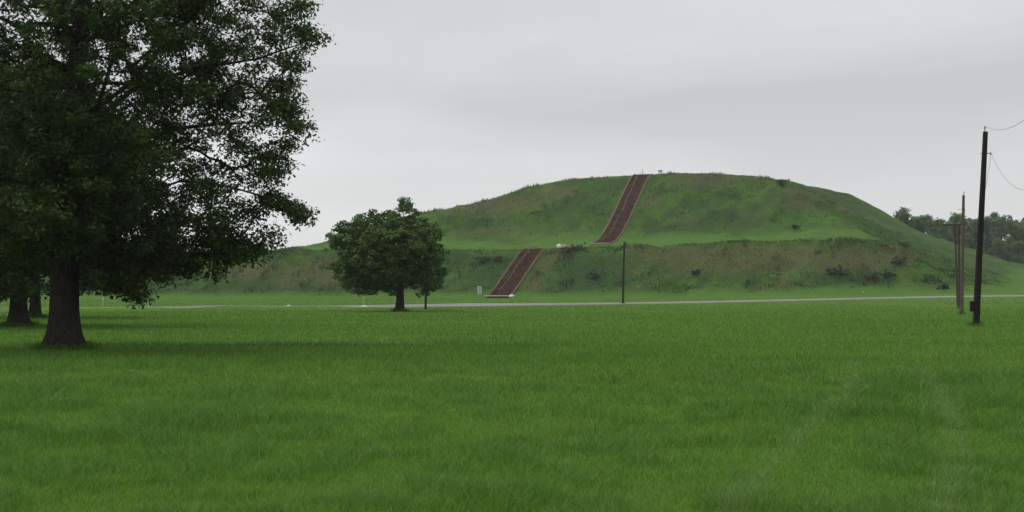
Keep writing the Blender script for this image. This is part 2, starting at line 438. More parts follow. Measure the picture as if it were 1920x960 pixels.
# ------------------------------------------------------------------ stairways
def stairway(name, v0, v1, u0, u1, label, nseg, gap):
    root = empty(name, (0, 0, 0)); W = 2.2
    n = 400; vv = np.linspace(v0, v1, n); zz = mound_z(np.interp(vv, [v0, v1], [u0, u1]), vv)
    x0, y0 = xy_of(u0, v0); root.location = (float(x0), float(y0), float(zz[0])); rinv = Vector(root.location)
    def P(uoff, v, dz):
        u = u0 + (u1 - u0) * (v - v0) / (v1 - v0) + uoff
        x, y = xy_of(u, v); return Vector((float(x), float(y), float(np.interp(v, vv, zz)) + dz)) - rinv
    steps = int(round((zz[-1] - zz[0]) / .16)); zs = np.linspace(zz[0], zz[-1], steps + 1)
    zinc = np.maximum.accumulate(zz + np.arange(n) * 1e-6); ve = np.interp(zs, zinc, vv)
    mb = MB(); eb = MB()
    rz = -TH
    for i in range(steps):
        a, b = ve[i], ve[i + 1]
        p0, p1 = P(0, a, .12), P(0, b, .12); zt = zs[i + 1] + .14 - rinv.z
        c = (p0 + p1) / 2; d = b - a
        mb.box((c.x, c.y, zt - .25), (2 * W, d + .02, .5), rz)
        q = P(0, a - .03, 0); eb.box((q.x, q.y, zt - .055), (2 * W - .3, .10, .14), rz)
    mb.build('steps', M['stair'], root)
    eb.build('step_nosing', M['stair_nose'], root)
    for s in (-1, 1):                       # timber edge and railing along each side
        m = MB(); m.tube([P(s * (W + .12), v, .2) for v in np.linspace(v0, v1, 40)], .2, 4); m.build('side_timber', M['stair_edge'], root)
    cuts = np.linspace(v0 + .9, v1 + 1.2, nseg + 1)
    for k in range(nseg):                   # centre handrail in separate lengths
        a, b = cuts[k], cuts[k + 1] - gap; off = (-.35, -.15, -.4, -.2, -.3)[k % 5]
        r = MB(); r.tube([P(off, v, .95 if v < v1 else .95) for v in np.linspace(a, b, 8)], .035, 6); ro = r.build('centre_handrail', M['rail'], root)
        for v in (a + .1, (a + b) / 2, b - .1):
            pm = MB(); pm.tube([P(off, v, .05), P(off, v, .95)], .03, 5); pm.build('rail_post', M['rail'], ro)
    lm = MB(); c = P(-.3, v0 - .1, .12); lm.box((c.x - .25 * math.sin(TH), c.y - .7, c.z), (4.7, 1.1, .16), rz, .03); lm.build('landing', M['concrete'], root)
    tag(root, label, 'stairs', 'stairways up the mound')
    return root
M['stair_nose'] = simple('step_nosing', (.094, .052, .039), .95, .55, .9, .05)
stairway('stairway', .4, 18.6, -.65, .3, 'lower reddish brown stairway from the road up to the first terrace', 5, .5)
stairway('stairway', 62.6, 99.0, .9, .9, 'upper reddish brown stairway from the terrace to the mound top', 7, .7)

# ------------------------------------------------------------------ trees
OAK_LEAF = [(0, 0), (.46, .30), (.16, .56), (0, 1.0), (-.44, .70), (-.14, .40)]
DIA_LEAF = [(0, 0), (.36, .38), (.22, .80), (0, 1.0), (-.36, .62), (-.26, .2)]
QUAD_LEAF = [(0, 0), (.42, .5), (0, 1.0), (-.42, .5)]
def leaf_mesh(name, pos, nrm, size, shape, rng, fold=.18):
    n = len(pos); k = len(shape); sh = np.array(shape)
    nrm = nrm / np.linalg.norm(nrm, axis=1, keepdims=True)
    r = rng.normal(size=(n, 3)); t = r - (r * nrm).sum(1, keepdims=True) * nrm; t /= np.linalg.norm(t, axis=1, keepdims=True)
    b = np.cross(nrm, t)
    bend = rng.uniform(-fold, fold, (n, 1, 1)) * 2
    vx, vy = sh[None, :, 0, None], sh[None, :, 1, None] - .5
    v = pos[:, None, :] + size[:, None, None] * (vx * b[:, None, :] + vy * t[:, None, :] + nrm[:, None, :] * (np.abs(vx) * bend - vy * vy * .35))
    return uni_mesh(name, v.reshape(-1, 3), np.arange(n * k).reshape(n, k))

def seg_mesh(name, segs, sides=5):
    """frustum for each (p0, p1, r0, r1)"""
    A = np.array([s[0] for s in segs]); B = np.array([s[1] for s in segs]); ra = np.array([s[2] for s in segs]); rb = np.array([s[3] for s in segs])
    d = B - A; L = np.linalg.norm(d, axis=1, keepdims=True); d = d / np.maximum(L, 1e-6)
    B = B + d * np.minimum(rb[:, None] * .5, L * .2)
    ref = np.where(np.abs(d[:, :1]) < .9, [[1., 0, 0]], [[0, 1., 0]])
    u = ref - (ref * d).sum(1, keepdims=True) * d; u /= np.linalg.norm(u, axis=1, keepdims=True); w = np.cross(d, u)
    a = np.arange(sides) * 2 * np.pi / sides
    ring = np.cos(a)[None, :, None] * u[:, None, :] + np.sin(a)[None, :, None] * w[:, None, :]
    V = np.concatenate([A[:, None] + ring * ra[:, None, None], B[:, None] + ring * rb[:, None, None]], 1).reshape(-1, 3)
    i = np.arange(sides); f = np.stack([i, (i + 1) % sides, (i + 1) % sides + sides, i + sides], -1)
    Fc = (np.arange(len(A)) * 2 * sides)[:, None, None] + f[None]
    return uni_mesh(name, V, Fc.reshape(-1, 4), True)

def trunk_mesh(name, pts, rad, flare, rng, sides=22):
    """tapering trunk with a buttressed foot"""
    zs = np.concatenate([np.linspace(0, 1.2, 9), np.linspace(1.5, pts[-1][2], 14)]) if pts[-1][2] > 2 else np.linspace(0, pts[-1][2], 10)
    pts = np.array(pts); ph = rng.uniform(0, 6.28, 4)
    V = []
    for i, z in enumerate(zs):
        cx, cy = np.interp(z, pts[:, 2], pts[:, 0]), np.interp(z, pts[:, 2], pts[:, 1])
        r = np.interp(z, pts[:, 2], rad); fl = flare * math.exp(-z / .33) + flare * .22 * math.exp(-z / 1.1)
        for k in range(sides):
            a = 2 * math.pi * k / sides
            rr = r + fl * (1 + .35 * math.sin(5 * a + ph[0]) + .2 * math.sin(3 * a + ph[1])) + r * .06 * math.sin(7 * a + ph[2] + z * .3) + r * .05 * math.sin(2 * a + ph[3] + z)
            V.append((cx + rr * math.cos(a), cy + rr * math.sin(a), z - (.12 if i == 0 else 0)))
    n = len(zs)
    f = [(i * sides + k, i * sides + (k + 1) % sides, (i + 1) * sides + (k + 1) % sides, (i + 1) * sides + k) for i in range(n - 1) for k in range(sides)]
    return uni_mesh(name, V, f, True)

def lobed(blobs, n, rmin, rmax, rng, core=.62):
    """break a smooth union of ellipsoids into many small foliage lobes on its skin, with creases between"""
    B = np.array(blobs); w = (B[:, 3] * B[:, 5]) ** 1.0; w = w / w.sum(); out = []; tries = 0
    while len(out) < n and tries < 8000:
        tries += 1
        k = rng.choice(len(B), p=w); d = rng.normal(size=3); d /= np.linalg.norm(d)
        r = rng.uniform(rmin, rmax)
        p = B[k, :3] + d * np.maximum(B[k, 3:] - r * .75, .05)
        q = np.sqrt((((p - B[:, :3]) / B[:, 3:]) ** 2).sum(1)).min()
        if q < .5: continue
        if any(np.linalg.norm((p - np.array(o[:3])) * (1, 1, 1.25)) < (r + o[3]) * .5 for o in out): continue
        out.append((*p, r, r, r * .72))
    return out + [(*b[:3], *(t * core for t in b[3:])) for b in blobs]

def grow(blobs, trunk, limbs, ncl, gap, rng, extra=(), hollow=.55, spacing=0.0):
    """cluster centres inside a union of ellipsoids, joined to the trunk by the shortest way along existing wood"""
    B = np.array([b[:6] for b in blobs]); w = np.prod(B[:, 3:], 1); w = w / w.sum()
    C = []
    tries = 0
    while len(C) < ncl and tries < 60:
        tries += 1
        k = rng.choice(len(B), 2000, p=w); d = rng.normal(size=(2000, 3)); d /= np.linalg.norm(d, axis=1, keepdims=True)
        rr = rng.uniform(0, 1, 2000) ** (1 / 3.0)
        p = B[k, :3] + d * rr[:, None] * B[k, 3:]
        q = np.sqrt((((p[:, None, :] - B[None, :, :3]) / B[None, :, 3:]) ** 2).sum(2)).min(1)
        keep = (rng.uniform(0, 1, 2000) < np.where(q < hollow, .35, 1.0))
        keep &= fbm(p[:, 0] / gap[1], p[:, 1] / gap[1], p[:, 2] / gap[1], int(rng.integers(1)) + 77, 3) > gap[0]
        C += list(p[keep])
    C = C[:ncl] + [np.array(e) for e in extra]
    C = np.array(C)
    nodes = [np.array(p, float) for p in trunk]; par = [-1] + list(range(len(trunk) - 1)); nt = len(trunk)
    for lb in limbs:
        prev = int(np.argmin([np.linalg.norm(nodes[i] - np.array(lb[0])) for i in range(nt)]))
        for q in lb[1:]:
            a = nodes[prev]; q = np.array(q, float); m = max(2, int(np.linalg.norm(q - a) / .7))
            for s in range(1, m + 1):
                t = s / m; nodes.append(a + (q - a) * t + (rng.normal(size=3) * .07 if s < m else 0)); par.append(prev if s == 1 else len(nodes) - 2)
            prev = len(nodes) - 1
    top = trunk[-1][2]
    ax = np.array([trunk[0][0], trunk[0][1]])
    order = np.argsort(np.hypot(C[:, 0] - ax[0], C[:, 1] - ax[1]) + .45 * np.abs(C[:, 2] - top * .55))
    minz = trunk[min(2, nt - 1)][2]
    tips = []
    for ci in order:
        c = C[ci]; N = np.array(nodes); d = c - N
        dist = np.linalg.norm(d, axis=1)
        up = np.maximum(0, N[:, 2] - c[2]) * .45
        rn = np.hypot(N[:, 0] - ax[0], N[:, 1] - ax[1]); rc = math.hypot(c[0] - ax[0], c[1] - ax[1])
        cost = dist + up + np.maximum(0, rn - rc) * .8 + np.where(N[:, 2] < minz, 4.0, 0)
        j = int(np.argmin(cost)); a = nodes[j]; m = max(2, min(7, int(dist[j] / .55) + 1))
        sag = .10 * dist[j]
        for s in range(1, m + 1):
            t = s / m
            nodes.append(a + (c - a) * t + np.array((0, 0, sag * 4 * t * (1 - t) * .5)) + (rng.normal(size=3) * .05 * dist[j] ** .5 if s < m else 0))
            par.append(j if s == 1 else len(nodes) - 2)
        tips.append(len(nodes) - 1)
    nodes = np.array(nodes); cnt = np.zeros(len(nodes))
    for t in tips: cnt[t] += 1
    for i in range(len(nodes) - 1, 0, -1): cnt[par[i]] += cnt[i]
    return C, nodes, par, cnt, nt

def foliage(C, per, rcl, flat, size, rng, up=.7, spray=False):
    n = len(C) * per
    c = np.repeat(C, per, 0); d = rng.normal(size=(n, 3)); d /= np.linalg.norm(d, axis=1, keepdims=True)
    r = rng.uniform(.15, 1, n) ** .7
    rad = np.repeat(rcl * rng.uniform(.6, 1.3, len(C)), per)
    off = d * (r * rad)[:, None] * np.array((1, 1, flat))
    if spray:                                                   # draw each clump out along its twig, away from the trunk
        ow = C * np.array((1, 1, 0)) + rng.normal(size=C.shape) * 1.2; ow[:, 2] = rng.normal(size=len(C)) * 1.6 - .2; ow /= np.linalg.norm(ow, axis=1, keepdims=True)
        o_ = np.repeat(ow, per, 0); al = (off * o_).sum(1, keepdims=True)
        off = (off - al * o_) * .85 + al * o_ * 1.3
    p = c + off
    nrm = d * .5 + np.array((0, 0, up)) + rng.normal(size=(n, 3)) * .55
    return p, nrm, size * rng.uniform(.65, 1.25, n)

def make_tree(name, base, trunk, rad, flare, blobs, ncl, per, rcl, leaf, label, seed, mat, shape, limbs=(), extra=(), gap=(.40, 2.2), flat=.6, twig=.012, rexp=.42, group=None, hollow=.55, up=.7):
    rng = np.random.default_rng(seed)
    root = empty(name, base)
    C, nodes, par, cnt, nt = grow(blobs, trunk, limbs, ncl, gap, rng, extra, hollow)
    link('trunk', trunk_mesh('trunk', trunk, rad, flare, rng), M['bark'], root)
    rb = twig * np.maximum(cnt, 1) ** rexp
    segs = []
    for i in range(nt, len(nodes)):
        j = par[i]; r0 = rb[j] if j >= nt else min(rb[i] * 1.25, .8 * np.interp(nodes[j][2], [t[2] for t in trunk], rad))
        segs.append((nodes[j], nodes[i], min(r0, rb[i] * 1.6), rb[i]))
    if name == 'woodland_tree':                                 # too far off to tell trunk from limbs
        tm = root.children[0].data; sm = seg_mesh('limbs', segs); off = len(tm.vertices)
        def arr(me): 
            a = np.zeros(len(me.vertices) * 3, np.float32); me.vertices.foreach_get('co', a); l = np.zeros(len(me.loops), np.int32); me.loops.foreach_get('vertex_index', l); return a.reshape(-1, 3), l.reshape(-1, 4)
        (va, la), (vb, lb) = arr(tm), arr(sm)
        ch = root.children[0]; ch.data = uni_mesh('trunk', np.concatenate([va, vb]), np.concatenate([la, lb + off]), True); ch.data.materials.append(M['bark'])
    else: link('branches', seg_mesh('branches', segs), M['bark'], root)
    p, nr, sz = foliage(C, per, rcl, flat, leaf, rng, up, shape is OAK_LEAF)
    cr = link('crown', leaf_mesh('crown', p, nr, sz, shape, rng), mat, root)
    tag(root, label, 'tree', group)
    return root

def loc(px, py, D, base): 
    a = at(px, py, D); return (a[0] - base[0], a[1] - base[1], a[2] - base[2])
def gbase(px, D, dz=0):
    x = (px - CX) / F * D; return (x, D, float(ground_z(x, D)) + dz)

# great oak at the left: its crown runs out of the top and left of the frame
ob = gbase(121, 40.4)
S = 40.4 / F
def oakp(px, py, dd=0.0): p = at(px, py, 40.4 + dd); return (p[0] - ob[0], dd, p[2] - ob[2])
otrunk = [(0, 0, 0), (.0, 0, 1.2), (.02, 0, 2.4), (.03, .05, 3.6), (.08, .05, 4.8), (.2, 0, 6.2), (.35, -.1, 7.6), (.5, -.1, 9.2), (.6, 0, 11), (.55, .1, 13), (.5, .1, 14.6)]
orad = [.39, .385, .375, .37, .35, .31, .27, .22, .17, .10, .04]
ob_blobs = [(0.3, 0, 8.2, 5.6, 5.9, 4.6), (0.2, 0, 11.6, 4.6, 4.9, 3.9), (-2.6, .3, 5.6, 4.6, 5.0, 3.2), (2.8, -.4, 5.2, 3.2, 4.2, 2.5), (4.6, 0, 8.7, 2.3, 3.6, 1.6), (3.9, -.6, 6.2, 2.75, 3.0, 1.3),
            (4.4, 0, 3.75, 2.2, 2.6, .85), (3.0, .3, 3.0, 2.3, 2.5, .75), (.3, -3.2, 4.2, 2.6, 2.4, 1.6), (-3.5, -2, 3.8, 2.8, 2.6, 1.6), (.5, 3.5, 4.6, 3, 2.6, 1.8), (4.9, -.2, 10.2, 1.9, 2.6, 1.1), (-1, -1.0, 3.6, 3.0, 3.0, 1.1)]
olimbs = [[(0.02, 0, 2.6), oakp(215, 470, -.5), oakp(300, 490, -1.0), oakp(380, 505, -1.2)],
          [(.03, .05, 3.2), oakp(230, 420, .8), oakp(350, 425, 1.3), oakp(470, 440, 1.2), oakp(500, 470, 1.0)],
          [(.05, .05, 4.0), oakp(240, 360, -.8), oakp(380, 340, -1.3), oakp(500, 370, -1.0), oakp(560, 408, -.6)],
          [(.08, .05, 4.8), oakp(215, 280, .5), oakp(340, 240, .9), oakp(470, 230, .6), oakp(560, 238, .4)],
          [(.12, .05, 5.4), oakp(190, 180, -.4), oakp(222, 80, -.7), oakp(240, -60, -.9)],
          [(.2, 0, 6.2), oakp(240, 160, .2), oakp(320, 70, .2), oakp(410, -10, .3), oakp(500, -60, .4)],
          [(.25, 0, 6.6), oakp(280, 150, -.8), oakp(420, 120, -1.0), oakp(540, 90, -.6), oakp(585, 72, -.4)],
          [(0.03, 0, 2.9), (-1.6, -1.2, 3.5), (-3.6, -2.4, 4.0)], [(.03, .05, 3.6), (-2.0, 1.4, 4.4), (-4.6, 2.2, 5.0)],
          [(.05, 0, 3.3), (.4, -1.9, 3.7), (.8, -4.0, 4.2)], [(.08, 0, 4.4), (.4, 2.4, 5.2), (.2, 5.0, 6.0)], [(.1, 0, 5.0), (-2.0, -.6, 6.6), (-4.2, -.9, 7.8)]]
oextra = []
er = np.random.default_rng(5)
for (px, py, sp, n) in ((585, 70, 10, 4), (560, 52, 16, 5), (572, 15, 18, 6), (560, 235, 14, 6), (535, 215, 18, 6), (545, 270, 10, 3), (565, 405, 12, 5), (540, 395, 16, 6), (505, 375, 20, 7), (515, 330, 18, 6), (495, 462, 10, 5), (470, 470, 16, 6), (430, 480, 18, 5),
                        (395, 505, 10, 2), (350, 495, 14, 4), (300, 480, 20, 5), (235, 505, 20, 9), (250, 530, 14, 5), (240, 540, 8, 3), (268, 560, 5, 2), (258, 550, 6, 2), (290, 520, 14, 4), (200, 500, 22, 9), (270, 490, 20, 8), (310, 505, 14, 4), (320, 450, 24, 8), (260, 450, 24, 8), (400, 440, 24, 7), (540, 160, 16, 6), (545, 120, 12, 5), (520, 300, 14, 4), (180, 520, 18, 9), (205, 535, 16, 6), (170, 480, 24, 9), (225, 470, 24, 9), (160, 440, 24, 8), (60, 470, 30, 8), (20, 450, 30, 8), (90, 430, 26, 8), (530, 190, 16, 5), (330, 470, 20, 6), (380, 460, 20, 6), (440, 450, 20, 6)):
    for _ in range(n):
        p = oakp(px + er.normal() * sp * .6, py + er.normal() * sp * .45, er.normal() * .9); oextra.append(p)
make_tree('oak_tree', ob, otrunk, orad, .25, ob_blobs, 2250, 90, .44, .112, 'huge dark oak filling the left side, nearest of the trees', 3, M['oak'], OAK_LEAF,
          olimbs, oextra, gap=(.40, 1.35), flat=.78, twig=.009, rexp=.44)

# two more oaks behind it
def back_oak(px, D, tr, h, r, zlow, label, seed, ncl):
    b = gbase(px, D); t = [(0, 0, 0), (0, 0, 1.2), (.02, 0, 2.4), (.05, .05, 4), (.1, 0, h * .5), (0, 0, h * .75), (0, 0, h * .95)]
    rd = [tr, tr * .95, tr * .9, tr * .8, tr * .6, tr * .3, .04]
    bl = [(0, 0, h * .55, r, r, h * .30), (0, 0, h * .75, r * .75, r * .75, h * .24), (0, -r * .3, zlow + 1.5, r * .9, r * .7, 1.6), (r * .45, 0, zlow + 1.8, r * .55, r * .6, 1.7), (-r * .45, 0, zlow + 1.8, r * .55, r * .6, 1.7)]
    return make_tree('oak_tree', b, t, rd, tr * .7, bl, ncl + 250, 44, .85, .25, label, seed, M['oak'], DIA_LEAF, (), (), gap=(.36, 2.4), flat=.6, twig=.014)
back_oak(35, 67.5, .36, 13, 6.6, 1.45, 'dark oak behind the huge oak, its trunk at the left edge', 11, 700)
back_oak(66, 90, .30, 13, 6.6, 1.5, 'farthest of the oaks, thin trunk between two thicker oak trunks', 12, 560)

# round-headed tree in the middle of the field
DM = 120.0; mbp = gbase(750, DM)
def mp(px, py, dd=0.0): p = loc(px, py, DM, mbp); return (p[0], dd, p[2])
k = DM / F
mblobs = [(*mp(725, 480), 96 * k, 4.4, 76 * k), (*mp(720, 425), 68 * k, 3.2, 34 * k), (*mp(652, 450), 38 * k, 2.4, 36 * k), (*mp(650, 500), 36 * k, 2.6, 40 * k), (*mp(795, 475), 42 * k, 3.0, 66 * k),
          (*mp(790, 522), 38 * k, 2.6, 30 * k), (*mp(685, 525), 46 * k, 2.8, 28 * k), (*mp(762, 386), 15 * k, .8, 13 * k), (*mp(755, 405), 36 * k, 1.8, 18 * k), (*mp(738, 512, -2.4), 44 * k, 1.8, 26 * k), (*mp(808, 500), 30 * k, 2.4, 52 * k), (*mp(740, 460, -2.6), 60 * k, 2.0, 40 * k), (*mp(795, 420), 28 * k, 1.6, 18 * k)]
mblobs = lobed(mblobs, 150, .6, 1.3, np.random.default_rng(71), .84)
mextra = [mp(762 + er.normal() * 8, 384 + er.normal() * 7, er.normal() * .3) for _ in range(12)] + [mp(650 + er.normal() * 14, 424 + er.normal() * 6, er.normal() * .8) for _ in range(10)] \
       + [mp(600 + x, 550 - abs(x - 120) * .14 + er.normal() * 4, er.normal() * 1.6) for x in list(np.linspace(60, 106, 18)) + list(np.linspace(186, 226, 16))]
make_tree('round_tree', mbp, [(0, 0, 0), (0, 0, .6), (.02, 0, 1.1), (.0, 0, 1.9), (-.1, 0, 3.0), (-.1, 0, 4.6), (.1, 0, 6.4), (.3, 0, 8.0)], [.30, .29, .28, .27, .24, .19, .12, .04], .16, mblobs, 1700, 40, .42, .20,
          'round dense green tree standing alone before the mound', 7, M['round'], DIA_LEAF, (), mextra, gap=(.25, 1.6), flat=.62, twig=.010, hollow=.3)

# the wood beyond the right flank of the mound
wr = np.random.default_rng(40)
protos = []
for i in range(5):
    rng = np.random.default_rng(100 + i); h = 1.0
    tall = i == 0
    bl = []
    for q in range(20):
        z = rng.uniform(3, 25); r0 = (3.0 if tall else 4.8) * math.sin(min(1, (z - 3) / 12) * 1.57) * (1 - max(0, z - 17) / 16)
        a = rng.uniform(0, 6.28); bl.append((math.cos(a) * r0 * .6, math.sin(a) * r0 * .6, z, rng.uniform(1.5, 2.7) * (.8 if tall else 1), rng.uniform(1.5, 2.7), rng.uniform(1.3, 2.3)))
    t = [(0, 0, 0), (.1, 0, 4), (.2, .1, 9), (0, .1, 15), (.1, 0, 20), (.1, 0, 25.5)]
    pr = make_tree('woodland_tree', (0, 0, 0), t, [.42, .36, .3, .22, .13, .04], .3, bl, 260, 30, 1.15, .62, 'x', 200 + i, M['wood'], QUAD_LEAF, (), (), gap=(.30, 4), flat=.7, twig=.022)
    protos.append(pr)
def copy_tree(o):
    c = o.copy(); col.objects.link(c)
    for ch in o.children:
        d = ch.copy(); col.objects.link(d); d.parent = c
    return c
wood = []
FRONT = np.arange(1652, 2070, 19)
for px in FRONT:
    wood.append((px + wr.uniform(-6, 6), wr.uniform(505, 530), wr.uniform(392, 418) if px > 1700 else 408))
for px in np.arange(1670, 2070, 26):
    wood.append((px + wr.uniform(-8, 8), wr.uniform(545, 580), wr.uniform(398, 412)))
for px in np.arange(1790, 2070, 25):
    wood.append((px + wr.uniform(-8, 8), wr.uniform(488, 496), wr.uniform(436, 452)))
wood[1] = (1692, 512, 391); wood[0] = (1662, 540, 404)
used = set(); rank = {}
ORD = 'first second third fourth fifth sixth seventh eighth ninth tenth eleventh twelfth thirteenth fourteenth fifteenth sixteenth seventeenth eighteenth'.split()
for n, (px, D, top) in enumerate(wood):
    ki = 0 if n == 1 else int(wr.integers(0, 5))
    if ki not in used: o = protos[ki]; used.add(ki)
    else: o = copy_tree(protos[ki])
    p = at(px, top, D); zg = float(ground_z(p[0], D))
    s = (p[2] - zg) / 27.0
    o.location = (p[0], D, zg); o.scale = (s * wr.uniform(.72, 1.05), s * wr.uniform(.8, 1.1), s); o.rotation_euler = (0, 0, wr.uniform(0, 6.28))
    if n == 1: lab = 'tall upright tree rising highest at the left end of the far wood'
    elif n == 0: lab = 'leftmost tree of the far wood, just peeping over the mound slope'
    elif px < 1935:
        row = 'middle row' if n < len(FRONT) else 'front edge' if D < 498 else 'back row'
        rank[row] = rank.get(row, 2 if row == 'middle row' else 0) + 1
        lab = ORD[rank[row] - 1] + ' tree from the left in the ' + row + ' of the far wood'
    else: lab = 'tree of the far wood past the right edge of the view'
    tag(o, lab, 'tree', 'trees of the far wood')
for i, p in enumerate(protos):
    if i not in used:
        for ch in list(p.children): bpy.data.objects.remove(ch)
        bpy.data.objects.remove(p)

# ------------------------------------------------------------------ utility poles and wires
def wire(name, a, b, sag, label, r=.009, bias=.5):
    m = MB(); A, B = Vector(a), Vector(b)
    m.tube([A.lerp(B, t) - Vector((0, 0, sag * 4 * t * (1 - t))) for t in np.linspace(0, 1, 28)], r, 5)
    return tag(m.build(name, M['wire'], None, True), label, 'wire', 'overhead wires')
def pole(px, D, pxt, pyt, r, mat, label, dz=0):
    b = gbase(px, D, dz); root = empty('utility_pole', b)
    t = at(pxt, pyt, D); top = Vector((t[0] - b[0], 0, t[2] - b[2]))
    m = MB(); n = 9
    m.tube([Vector((top.x * s, .02 * math.sin(s * 5), top.z * s)) for s in np.linspace(-.01, 1, n)], [r * (1.08 - .34 * s) for s in np.linspace(0, 1, n)], 14)
    m.build('post', mat, root, False)
    tag(root, label, 'pole', 'utility poles along the field')
    return root, Vector(b), top
def insulator(root, p, h=.12, r=.05):
    m = MB(); p = Vector(p)
    m.tube([p, p + Vector((0, 0, h * .25)), p + Vector((0, 0, h * .5)), p + Vector((0, 0, h * .75)), p + Vector((0, 0, h))], [r, r * .6, r, r * .6, r * .8], 10)
    return m.build('insulator', M['ceramic'], root, True)
def pin_top(root, top):
    m = MB(); m.tube([top - Vector((.06, 0, .25)), top + Vector((-.02, 0, .16))], .022, 6); m.build('pin', M['metal'], root)
    insulator(root, top + Vector((-.02, 0, .15)))
    return top + Vector((-.02, 0, .26))
def side_hook(root, p):
    m = MB(); m.tube([p, p + Vector((.16, 0, .0)), p + Vector((.2, 0, .03))], .02, 6); m.tube([p + Vector((-.3, 0, 0)), p], .015, 6)
    m.build('bracket', M['metal'], root); insulator(root, p + Vector((.2, 0, -.05)), .1, .045)
    return p + Vector((.22, 0, 0))

p1, b1, t1 = pole(1830, 67.5, 1847.5, 247, .155, M['creosote'], 'tall near black utility pole leaning right, with a box near its foot')
w1a = b1 + pin_top(p1, t1); q = t1 * (1 - 41 / 367); w1b = b1 + side_hook(p1, q + Vector((.1, 0, 0)))
m = MB(); m.box((-.17, -.02, .93), (.22, .22, .50), 0, .02); m.box((-.17, -.14, 1.0), (.12, .04, .2), 0, .01); m.build('meter_box', M['creosote'], p1)
m = MB(); m.tube([(t1.x * s - .16 * (1 - .3 * s), -.06, t1.z * s) for s in np.linspace(.02, .10, 4)], .03, 6); m.build('conduit', M['metal'], p1)

p2, b2, t2 = pole(1803, 103, 1806.5, 366, .125, M['grey_pole'], 'weathered grey-brown utility pole directly behind the near black pole')
w2a = b2 + pin_top(p2, t2 + Vector((.06, 0, 0))); w2b = b2 + side_hook(p2, t2 * .88 + Vector((-.10, 0, 0)))
p3, b3, t3 = pole(1799.5, 140, 1797.5, 421, .12, M['brown_pole'], 'brown utility pole carrying a grey transformer, third in the row')
m = MB()
for dx in (.28,):
    m.tube([(t3.x + dx, -.12, t3.z - 1.0), (t3.x + dx, -.12, t3.z - .95), (t3.x + dx, -.12, t3.z - .35), (t3.x + dx, -.12, t3.z - .28)], [.17, .2, .2, .15], 12)
m.build('transformer', M['metal'], p3); w3 = b3 + pin_top(p3, t3); insulator(p3, t3 + Vector((.28, -.12, -.3)))
p4, b4, t4 = pole(1796, 165, 1790, 420, .13, M['brown_pole'], 'farthest utility pole in the row, with a wooden crossarm')
m = MB(); m.box((t4.x - .1, -.14, t4.z - .12), (2.6, .14, .2), 0, .01); ca = m.build('crossarm', M['brown_pole'], p4)
for dx in (-1.25, -.5, .4, 1.0): insulator(ca, t4 + Vector((dx, -.14, -.05)), .16, .06)
m = MB()
for s in (-1, 1): m.tube([(t4.x - .1 + s * .7, -.16, t4.z - .16), (t4.x, -.13, t4.z - .9)], .02, 5)
m.build('brace', M['metal'], p4)
w4 = b4 + t4 + Vector((.4, -.14, .1))
# the pole that carries the wires out of the frame on the right
p0, b0, t0 = pole(2100, 34, 2104, -12, .15, M['creosote'], 'black utility pole at the right edge, nearest in the row')
w0a = b0 + pin_top(p0, t0); w0b = b0 + side_hook(p0, t0 * .97 + Vector((.1, 0, 0)))
wire('wire', w1a, w0a, 1.3, 'slack wire from the top of the near black pole to the right edge')
wire('wire', w1b, w0b, 2.9, 'deeply sagging lower wire from the near black pole to the right edge')
wire('wire', w2b, w1b, 2.3, 'sagging wire between the near black pole and the pole behind it')
wire('wire', w2a, w3, .9, 'thin wire from the grey-brown pole to the transformer pole')
wire('wire', w3, w4, .4, 'short wire between the two farthest poles of the row')
# lone pole in front of the mound
p5, b5, t5 = pole(1168, 188, 1170.5, 453, .13, M['creosote'], 'slim dark utility pole standing alone beside the road before the mound')
pin_top(p5, t5)
m = MB(); m.box((t5.x + .12, -.16, t5.z - .30), (.26, .22, .5), 0, .03); m.build('fuse_box', M['metal'], p5)

# ------------------------------------------------------------------ signs, posts and stones
def ground_at(px, D): x = (px - CX) / F * D; return (x, D, float(surf_z(x, D)))
b = ground_at(899, 196); r = empty('road_sign', b)
m = MB(); m.tube([(0, 0, -.1), (0, 0, 2.35)], .035, 8); m.build('post', M['metal_pale'] if 'metal_pale' in M else M['rail'], r)
for i in range(3):
    z = 2.15 - i * .37
    m = MB(); m.box((0, -.05, z), (.56, .03, .34), 0, .01); pl = m.build('plate', M['white'], r)
    m = MB(); m.box((-.06, -.068, z + .08), (.32, .006, .07)); m.box((.03, -.068, z - .06), (.38, .006, .09)); m.box((.19, -.068, z + .08), (.09, .006, .09)); m.build('marking', M['green_paint'], pl)
tag(r, 'small white sign of three stacked plates on a post beside the lower stairs', 'sign')

def thin_post(px, D, h, w, mat, label, cap=None):
    b = ground_at(px, D); r = empty('marker_post', b)
    m = MB(); m.box((0, 0, h / 2 - .05), (w, w * .6, h + .1), 0, w * .15); m.build('post', mat, r)
    m = MB(); m.box((0, -w * .35, h - .22), (w * 1.15, .02, .24), 0, .004); m.build('reflector', M['white'] if cap is None else cap, r)
    tag(r, label, 'post', 'thin marker posts by the road')
thin_post(682, 158, 1.75, .10, M['yellow'], 'thin yellow post left of the round tree trunk')
thin_post(193, 140, 1.15, .08, M['yellow'], 'short yellow post right of the huge oak trunk')
thin_post(278, 150, 1.05, .07, M['white'], 'short white post under the drooping oak branch tip')
thin_post(1618, 240, 1.1, .10, M['rail'], 'thin pale post at the foot of the mound at the right')

b = ground_at(798, 132); r = empty('wooden_post', b)
m = MB(); m.tube([(0, 0, -.15), (.0, 0, .5), (.02, 0, 1.4), (.03, 0, 2.2)], [.12, .11, .105, .10], 10); m.build('shaft', M['post'], r)
m = MB(); m.tube([(.03, 0, 2.2), (.03, 0, 2.26)], [.12, .05], 10); m.build('cap', M['post'], r)
tag(r, 'short dark wooden post just right of the round tree trunk', 'post')

